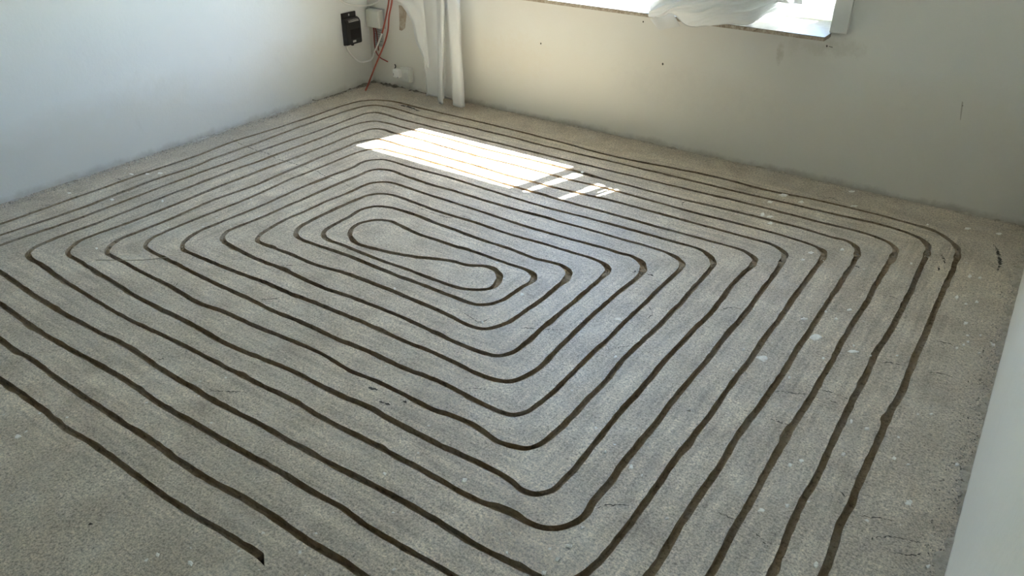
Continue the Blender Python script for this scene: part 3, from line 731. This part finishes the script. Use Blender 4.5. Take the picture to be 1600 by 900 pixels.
# control net: rows run from the front hem over the sill edge up into the gathered cloth
def Q(x, y, Y): return at_y(x, y, Y)
net = [
 [Q(1014,26,3.708), Q(1030,28,3.700), Q(1050,22,3.690), Q(1075,40,3.688), Q(1100,39,3.694), Q(1135,38,3.704), Q(1170,39,3.735), Q(1192,24,3.80), Q(1225,12,3.90)],
 [Q(1013,20,3.700), Q(1035,20,3.688), Q(1054,16,3.672), Q(1085,30,3.664), Q(1108,30,3.668), Q(1140,32,3.680), Q(1178,32,3.715), Q(1205,16,3.80), Q(1240,6,3.90)],
 [Q(1018,12,3.705), Q(1042,9,3.682), Q(1064,8,3.664), Q(1092,16,3.655), Q(1118,17,3.660), Q(1150,20,3.675), Q(1183,20,3.71), Q(1215,8,3.80), Q(1248,1,3.90)],
 [Q(1028,3,3.715), Q(1050,0,3.692), Q(1076,-1,3.674), Q(1102,2,3.668), Q(1130,3,3.672), Q(1160,6,3.69), Q(1190,6,3.725), Q(1222,-4,3.80), Q(1252,-10,3.88)],
 [Q(1040,-12,3.725), Q(1062,-14,3.708), Q(1088,-15,3.695), Q(1114,-13,3.69), Q(1142,-12,3.695), Q(1168,-12,3.71), Q(1198,-14,3.745), Q(1226,-22,3.80), Q(1250,-28,3.86)],
 [np.array((x, 3.744+0.012*q, 0.835)) for q, x in enumerate(np.linspace(-1.70, -1.00, 9))],
]
net = np.array(net)
def surf(net, nu_, nv_):
    nr_, nc_ = net.shape[:2]
    rows = np.stack([np.stack([catmull_1d(net[r_, :, k], np.linspace(0, 1, nu_)) for k in range(3)], 1) for r_ in range(nr_)], 0)
    out_ = np.stack([np.stack([catmull_1d(rows[:, c_, k], np.linspace(0, 1, nv_)) for c_ in range(nu_)], 1) for k in range(3)], 2)
    return out_
S = surf(net, 130, 70)
NUu, NVv = 130, 70
du = np.gradient(S, axis=1); dv = np.gradient(S, axis=0); nn = np.cross(du, dv); nn /= np.linalg.norm(nn, axis=2, keepdims=True)+1e-9
if nn[..., 1].mean() > 0: nn = -nn
V = []
for j in range(NVv):
    for i in range(NUu):
        u = i/(NUu-1); v = j/(NVv-1)
        # slanting folds that fan out from the gathered top
        wv = 0.10*mnoise.noise((u*2.2, v*2.2, 1.7))+0.03*mnoise.noise((u*7, v*6, 5.1))
        dsp = 0.0
        for fr, sl, am, of in ((5.0, 0.75, 0.0100, 0.13), (9.0, 0.45, 0.0055, 0.41), (16.0, 1.1, 0.0028, 0.27)):
            t_ = (u-sl*(v-0.3)+wv)*fr+of
            dsp += am*(0.6-abs(math.sin(math.pi*t_))**0.5)
        dsp = dsp*min(1, 0.3+v*2.5)+0.010*mnoise.noise((u*3.1, v*3.3, 4.2))
        V.append(S[j, i]+nn[j, i]*dsp)
F = [(j*NUu+i, j*NUu+i+1, (j+1)*NUu+i+1, (j+1)*NUu+i) for j in range(NVv-1) for i in range(NUu-1)]
bunch = cpart('bunched_cloth', V, F, cur2, M_VOILE_D)
hem2 = [tuple(V[i]) for i in range(0, NUu, 3)]
tube('hem', hem2, 0.0022, M_VOILE, bunch, 0.012, 6)
# corner of the cloth that hangs over the sill edge
fl = np.array([[Q(1016,30,3.702), Q(1024,26,3.700), Q(1034,20,3.698), Q(1046,14,3.694)],
               [Q(1022,37,3.704), Q(1032,33,3.701), Q(1042,28,3.699), Q(1054,25,3.698)],
               [Q(1031,47.5,3.712), Q(1041,45.5,3.708), Q(1052,43,3.706), Q(1063,41,3.706)]])
Sf = surf(fl, 24, 18)
V = [Sf[j, i]+np.array((0, -0.004*math.sin(i*.35+j*.1), 0)) for j in range(18) for i in range(24)]
F = [(j*24+i, j*24+i+1, (j+1)*24+i+1, (j+1)*24+i) for j in range(17) for i in range(23)]
cpart('hanging_corner', V, F, cur2)
# mostly unseen cloth rising to the rail, slit to throw sun stripes on the floor
stripe_slits = [(-1.690, -1.636, 0.865, 1.52, 0.010), (-1.512, -1.456, 0.875, 1.36, 0.015), (-1.402, -1.378, 0.88, 1.18, -0.02), (-1.432, -1.418, 0.89, 1.12, 0.0)]
nz, nq = 110, 200; V = []; F = []
for j in range(nz):
    z = 0.712+(2.27-0.712)*j/(nz-1)
    for i in range(nq):
        u = i/(nq-1); x = -1.750+0.80*u
        y = 3.752+0.006*math.sin(x*60+0.6*math.sin(z*2.3))+0.05*u*(1 if z < 1.1 else max(0, 1-(z-1.1)))
        V.append((x, y, z))
for j in range(nz-1):
    for i in range(nq-1):
        x, _, z = V[j*nq+i]
        if x > -1.22+0.20*min(1.0, max(0.0, (z-0.798)/0.006)): continue
        if any(a+t_*(z-z0) < x < b+t_*(z-z0)-(b-a)*0.7*max(0, (z-z0)/(z1-z0)) and z0 < z < z1 for a, b, z0, z1, t_ in stripe_slits): continue
        F.append((j*nq+i, j*nq+i+1, (j+1)*nq+i+1, (j+1)*nq+i))
cpart('hanging_cloth', V, F, cur2, M_VOILE_D)
# upright fold of cloth added behind the bunch to shade the sill
nz, nq = 24, 60; V = []
for j in range(nz):
    v = j/(nz-1); z = 0.7015+0.30*v
    for i in range(nq):
        u = i/(nq-1); x = -1.70+u*(0.50+0.13*min(1, v*2.6)-0.10*max(0, v-0.5))
        V.append((x, 3.945+0.016*math.sin(x*70+2*v)+0.03*math.sin(x*11)-0.05*v*v, z+0.01*math.sin(x*23)*v))
F = [(j*nq+i, j*nq+i+1, (j+1)*nq+i+1, (j+1)*nq+i) for j in range(nz-1) for i in range(nq-1)]
cpart('sill_shading_fold', V, F, cur2, M_VOILE_D)
rod = tag(empty('curtain_rod', (-2.0, 3.73, 2.3)), 'white curtain rod above the window', 'curtain rod')
o = tube('rod', [(-3.62, 3.72, 2.295), (-2.2, 3.72, 2.295), (-0.35, 3.72, 2.295)], 0.013, M_PVC, rod, 0.3, 12); o.matrix_parent_inverse = Matrix.Translation(-rod.location)
for x in (-3.3, -2.0, -0.5):
    o = box('bracket', x-0.012, x+0.012, 3.72, YB, 2.285, 2.307, M_PVC, rod, 0.002); o.matrix_parent_inverse = Matrix.Translation(-rod.location)

# ------------------------------------------------------------------ things on the wall in the corner
def child(o, par, sub=False):
    o.parent = par
    if not sub: o.matrix_parent_inverse = Matrix.Translation(-par.location)
    return o
# black power unit on the left wall
pu = tag(empty('power_unit', (XL, 3.645, 0.285)), 'black plastic power unit with vent slots screwed to the left wall', 'power unit')
x0 = XL
child(box('mounting_plate', x0, x0+0.012, 3.592, 3.712, 0.285, 0.482, M_BLACK, None, 0.003), pu)
bm = bmesh.new()
prof = [(x0+0.012, 0.290), (x0+0.046, 0.292), (x0+0.048, 0.300), (x0+0.048, 0.425), (x0+0.036, 0.446), (x0+0.012, 0.452)]
ya, yb_ = 3.585, 3.716
va = [bm.verts.new((p[0], ya, p[1])) for p in prof]; vb = [bm.verts.new((p[0], yb_, p[1])) for p in prof]
k = len(prof)
bm.faces.new(va); bm.faces.new(vb[::-1])
for i in range(k): bm.faces.new((va[i], vb[i], vb[(i+1) % k], va[(i+1) % k]))
bmesh.ops.recalc_face_normals(bm, faces=bm.faces)
bmesh.ops.bevel(bm, geom=list(bm.edges), offset=0.004, segments=2, affect='EDGES')
hous = child(bmobj('housing', bm, M_BLACK), pu)
for q in range(3):
    zz = 0.430+q*0.005
    child(box('vent_slot', x0+0.0415-q*0.004, x0+0.0470-q*0.004, 3.612, 3.700, zz, zz+0.0022, M_LABEL, None), hous, True)
child(box('rating_label', x0+0.0478, x0+0.0486, 3.632, 3.660, 0.304, 0.317, M_LABEL), hous, True)
child(box('embossed_panel', x0+0.0478, x0+0.0488, 3.618, 3.700, 0.325, 0.385, M_BLACK_D, None, 0.0004), hous, True)
child(box('mounting_hole', x0+0.0115, x0+0.0128, 3.646, 3.656, 0.462, 0.474, M_LABEL), pu)
child(box('cable_gland', x0+0.018, x0+0.032, 3.640, 3.654, 0.280, 0.292, M_BLACK, None, 0.002), pu)
# grey junction box on the back wall beside the corner
jb = tag(empty('junction_box', (-3.685, YB, 0.37)), 'pale grey square junction box at the top of the wall corner', 'junction box')
bm = bmesh.new()
add_box(bm, -3.738, -3.626, YB-0.048, YB-0.002, 0.372, 0.484, 0.008, 3); child(bmobj('body', bm, M_GREYBOX), jb)
child(box('lid', -3.734, -3.630, YB-0.054, YB-0.046, 0.376, 0.480, M_GREYBOX, None, 0.004), jb)
child(box('back_plate', -3.742, -3.616, YB-0.004, YB, 0.366, 0.490, M_PAPER, None, 0.001), jb)
# instruction leaflet
lfz = tag(empty('leaflet', (-3.685, YB, 0.25)), 'small grey printed leaflet stuck to the wall under the junction box', 'leaflet')
sheet = child(box('sheet', -3.728, -3.642, YB-0.0022, YB-0.0006, 0.245, 0.366, M_PAPER), lfz)
for q, (zz, wd) in enumerate(((0.350, .070), (0.338, .062), (0.322, .072), (0.308, .050), (0.296, .066), (0.280, .070), (0.268, .045), (0.256, .078))):
    child(box('printed_line', -3.722, -3.722+wd, YB-0.0028, YB-0.0021, zz, zz+0.0035, M_INK), sheet, True)
# socket with a plugged-in adapter
so = tag(empty('wall_socket', (-3.44, YB, 0.06)), 'off-white surface socket low on the wall beside the curtain', 'socket')
child(box('back_box', -3.492, -3.402, YB-0.034, YB, 0.058, 0.148, M_OUTLET, None, 0.006), so)
cover = child(box('cover', -3.488, -3.406, YB-0.042, YB-0.032, 0.062, 0.144, M_OUTLET, None, 0.004), so)
bm = bmesh.new(); bmesh.ops.create_cone(bm, cap_ends=True, segments=24, radius1=0.020, radius2=0.020, depth=0.003, matrix=Matrix.Translation((-3.432, YB-0.0425, 0.103)) @ Matrix.Rotation(math.pi/2, 4, 'X'))
child(bmobj('socket_recess', bm, M_GREYBOX), cover, True)
pg = tag(empty('plug', (-3.475, YB-0.05, 0.12)), 'white square plug pushed into the left of the wall socket', 'plug')
bm = bmesh.new(); add_box(bm, -3.513, -3.462, YB-0.078, YB-0.0425, 0.089, 0.141, 0.006, 3); plug_body = child(bmobj('body', bm, M_WHITECAB), pg)
child(box('slot', -3.507, -3.503, YB-0.0786, YB-0.0776, 0.100, 0.116, M_INK), plug_body, True)
child(box('foot', -3.474, -3.466, YB-0.0786, YB-0.0776, 0.091, 0.096, M_INK), plug_body, True)
YC = YB-0.012
tag(tube('red_cable', [(-3.703, YC-0.012, 0.374), (-3.712, YC, 0.335), (-3.716, YC, 0.26), (-3.705, YC, 0.205), (-3.672, YC, 0.176), (-3.635, YC, 0.166), (-3.612, YC+0.004, 0.158)], 0.0042, M_RED), 'red cable looping from the junction box towards the socket', 'cable')
tag(tube('red_cable', [(-3.690, YC-0.012, 0.374), (-3.692, YC+0.002, 0.34), (-3.690, YC+0.003, 0.29), (-3.688, YC+0.004, 0.22)], 0.0036, M_RED), 'short straight red cable hanging below the junction box', 'cable')
tag(tube('black_lead', [(-3.553, YC+0.005, 0.150), (-3.542, YC, 0.142), (-3.530, YC-0.02, 0.136), (-3.515, YC-0.04, 0.132)], 0.004, M_DARK), 'dark stub of lead between the wall and the plug', 'lead')
a_ = at_y
cd = [(-3.660, 3.645, 0.001), tuple(a_(575,133,3.672)), tuple(a_(581,117,3.715)), tuple(a_(591,92,3.775)), tuple(a_(600,70,3.80)), tuple(a_(606,48,3.80)), tuple(a_(608,25,3.80)), tuple(a_(612.5,0,3.80)), (-3.50, 3.80, 0.75), (-3.46, 3.81, 1.2), (-3.45, 3.815, 2.45)]
tag(tube('orange_conduit', cd, 0.0054, M_PINK), 'orange-red conduit rising from a hole in the floor corner', 'conduit')
cw = [tuple(a_(597,52,3.79)), tuple(a_(601,36,3.79)), tuple(a_(604,22,3.79)), tuple(a_(607.5,0,3.79)), (-3.53, 3.80, 0.75), (-3.495, 3.81, 1.2), (-3.485, 3.815, 2.45)]
tag(tube('orange_conduit', cw, 0.0054, M_PINK), 'orange-red conduit ending in a white cable above the floor', 'conduit')
cc = [tuple(a_(597,52,3.79)), tuple(a_(590,70,3.79)), tuple(a_(585,81,3.79)), tuple(a_(580,93,3.775)), (-3.735, 3.745, 0.158), (-3.745, 3.70, 0.165), (-3.752, 3.645, 0.212), (-3.755, 3.612, 0.262), (-3.754, 3.606, 0.283)]
tag(tube('white_cable', cc, 0.0055, M_WHITECAB), 'white cable hanging in a loop below the black power unit', 'cable')
ca = [(XL+0.01, 3.56, 0.585), (XL+0.008, 3.63, 0.543), (XL+0.008, 3.70, 0.517), (XL+0.014, 3.78, 0.503), (-3.70, YB-0.014, 0.512), (-3.646, YB-0.012, 0.541), (-3.60, YB-0.012, 0.61), (-3.58, YB-0.012, 0.9)]
tag(tube('white_cable', ca, 0.0045, M_WHITECAB), 'thin white cable sagging across the corner above the boxes', 'cable')

# ------------------------------------------------------------------ loose bits on the floor
tag(tube('straw', [tuple(at_z([(150,406)], 0.004)[0]), tuple(at_z([(190,406.5)], 0.004)[0]), tuple(at_z([(225,406)], 0.004)[0]), tuple(at_z([(262,402)], 0.004)[0])], 0.0016, M_STRAW, None, 0.03, 6), 'thin pale straw lying across two grooves on the left', 'straw')
flakes = [(1274,527,20,12),(1332,549,20,6),(1327,484,8,5),(1495,464,6,8),(1509,475,6,4),(1526,472,7,5),(1509,505,8,7),(1512,524,8,4),(1532,524,5,4),(1512,534,7,4),(1505,539,6,4),(1552,539,8,7),(1495,544,7,4),
 (1286,560,5,5),(1334,540,4,4),(1330,659,6,9),(1355,670,8,7),(1455,647,8,4),(1434,647,5,4),(1257,499,12,6),(1360,556,5,4),(1234,590,7,5),(1252,720,9,8),(1235,727,8,7),(1317,710,9,8),(1397,716,8,8),(1419,726,6,4),
 (1495,726,9,8),(1420,785,12,12),(1230,790,9,7),(1275,882,8,12),(1450,885,10,8),(1190,560,18,11),(1146,579,6,4),(1162,547,7,5),(1076,641,7,5),(966,499,14,7),(816,460,9,7),(962,557,7,5),(986,730,9,9),(910,825,10,7),(889,854,13,9),
 (871,874,10,9),(850,895,9,10),(1042,811,8,5),(1190,797,13,7),(945,707,6,6),(601,740,7,7),(726,751,10,10),(614,801,6,5),(792,864,5,7),(27,682,14,8),(246,867,8,8),(297,880,10,12),(617,451,5,4),(754,504,5,5),(1224,305,17,5),(1252,316,9,5),
 (1204,316,10,5),(1204,339,12,4),(1203,349,9,5),(1449,351,5,3),(1512,357,13,4),(1561,365,13,4),(1331,299,11,4),(1335,322,14,3),(1316,390,9,6),(1267,395,10,6),(1254,406,7,4),(1424,412,5,4),(1515,432,7,7),(1531,434,6,5),(910,269,6,4),(1191,335,9,6),
 (250,271,9,3),(175,312,8,4),(254,314,6,4),(151,388,5,4),(1306,498,6,4),(1290,487,5,4),(1402,556,5,3),(1530,552,6,3),(230,272,8,3),(108,302,8,3),(205,272,9,3)]
big = {0: 'large white plaster flake lying beside a groove below right of centre', 1: 'long thin white plaster flake near the right-hand grooves', 32: 'white plaster flake pressed beside the dark groove right of centre',
       28: 'ragged white flake near the foot of the right wall', 41: 'white crumbled flake near the front groove bend', 51: 'pale smear of plaster at the left edge of the floor'}
ORD = ['', 'first', 'second', 'third', 'fourth', 'fifth', 'sixth', 'seventh', 'eighth', 'ninth', 'tenth', 'eleventh', 'twelfth', 'thirteenth', 'fourteenth', 'fifteenth', 'sixteenth', 'seventeenth', 'eighteenth', 'nineteenth', 'twentieth', 'twenty-first', 'twenty-second', 'twenty-third', 'twenty-fourth', 'twenty-fifth', 'twenty-sixth']
def crossings(p, d):
    """grooves met on the way from p towards a wall"""
    q = main_path-p; along = q@np.array(d); side = q@np.array((-d[1], d[0]))
    return int(np.sum((side[:-1]*side[1:] < 0) & (along[:-1] > 0)))
fw = at_z([(f_[0], f_[1]) for f_ in flakes])[:, :2]
strips = {}
for k, p in enumerate(fw):
    c_ = min((crossings(p, (1, 0)), XR-p[0], 'right'), (crossings(p, (0, 1)), YB-p[1], 'back'), (crossings(p, (-1, 0)), p[0]-XL, 'left'))
    strips.setdefault((c_[0], c_[2]), []).append(k)
flake_label = {}
for (cnt, side), ks in strips.items():
    key = (lambda k: -fw[k][1]) if side != 'back' else (lambda k: fw[k][0])
    ks = sorted(ks, key=key)
    for q, k in enumerate(ks):
        where = 'on the margin along the %s wall' % side if cnt == 0 else 'beyond the %s groove from the %s wall' % (ORD[min(cnt, 18)], side)
        o_ = '' if len(ks) == 1 else ', %s from the %s' % (ORD[min(q+1, 26)], 'left' if side == 'back' else 'back')
        flake_label[k] = 'white plaster flake '+where+o_
for k, (x, y, wx, wy) in enumerate(flakes):
    c0 = at_z([(x, y)])[0]; ex = at_z([(x+wx/2, y)])[0]-c0; ey = at_z([(x, y+wy/2)])[0]-c0
    n_ = 11; th = rng.uniform(0.0010, 0.0024); ring = []; ring2 = []
    for q in range(n_):
        a = 2*math.pi*q/n_+rng.uniform(-.15, .15); r_ = rng.uniform(0.55, 1.12)
        d = ex*math.cos(a)*r_+ey*math.sin(a)*r_
        ring.append((d[0], d[1])); ring2.append((d[0]*.72, d[1]*.72))
    zf = fz(c0[0], c0[1])
    V = [(p[0], p[1], 0.0) for p in ring]+[(p[0], p[1], th*rng.uniform(.7, 1.2)) for p in ring2]+[(0, 0, th)]
    F = [(q, (q+1) % n_, n_+(q+1) % n_, n_+q) for q in range(n_)]+[(n_+q, n_+(q+1) % n_, 2*n_) for q in range(n_)]+[tuple(range(n_))[::-1]]
    o = pydata('plaster_flake', V, F, M_CHIP); o.location = (c0[0], c0[1], zf+0.0004)
    tag(o, big.get(k, flake_label[k]), 'plaster flake', 'plaster flakes scattered on the screed')

# crumbs and rubble: in the swung corners and along the wall feet
def rubble(name, centres, mat, parent=None):
    V = []; F = []
    base = [(1,0,0),(-1,0,0),(0,1,0),(0,-1,0),(0,0,1),(0,0,-1)]
    tri = [(0,2,4),(2,1,4),(1,3,4),(3,0,4),(2,0,5),(1,2,5),(3,1,5),(0,3,5)]
    for (x, y, z, s) in centres:
        b0 = len(V); R = Matrix.Rotation(rng.uniform(0, 6.28), 3, Vector((rng.normal(), rng.normal(), rng.normal()))); sc_ = rng.uniform(.6, 1.3, 3)*s
        for p in base:
            q = R @ Vector((p[0]*sc_[0], p[1]*sc_[1], p[2]*sc_[2])); V.append((x+q.x, y+q.y, z+q.z))
        F += [(a+b0, b+b0, c_+b0) for a, b, c_ in tri]
    return pydata(name, V, F, mat, parent)
cen = []
for p in shal:
    for _ in range(26):
        q = p+rng.normal(0, 0.011, 2); j = kd.find((q[0], q[1], 0))[1]
        if np.linalg.norm(q-allc[j]) > 0.009: continue
        cen.append((q[0], q[1], -rng.uniform(0.006, 0.012), rng.uniform(.0012, .0042)))
tag(rubble('groove_rubble', cen, M_MORTAR_R, floor), kind='stuff')
cen = []
for _ in range(1500):
    y = rng.uniform(0.3, 3.8); cen.append((XL+abs(rng.normal(0, .03))+.004, y, rng.uniform(0, .003), rng.uniform(.001, .0040)))
for _ in range(900):
    x = rng.uniform(XL, XR); cen.append((x, YB-abs(rng.normal(0, .016))-.003, rng.uniform(0, .002), rng.uniform(.0008, .0028)))
for _ in range(1100):
    y = rng.uniform(0.7, 3.8); cen.append((XR-abs(rng.normal(0, .03))-.004, y, rng.uniform(0, .002), rng.uniform(.0008, .0034)))
for _ in range(1500):
    x, y = rng.uniform(-3.6, 0.1), rng.uniform(0.7, 3.7)
    if kd.find((x, y, 0))[2] < 0.013: continue
    cen.append((x, y, fz(x, y)+.0006, rng.uniform(.0006, .0018)))
tag(rubble('crumbs', cen, M_MORTAR, floor), kind='stuff')
cen = []
for _ in range(900):
    y = rng.uniform(0.3, 3.4); cen.append((XL+abs(rng.normal(0, .018))+.012, y, rng.uniform(0, .003), rng.uniform(.0012, .0045)))
tag(rubble('plaster_crumbs', cen, M_MORTAR_P, floor), kind='stuff')
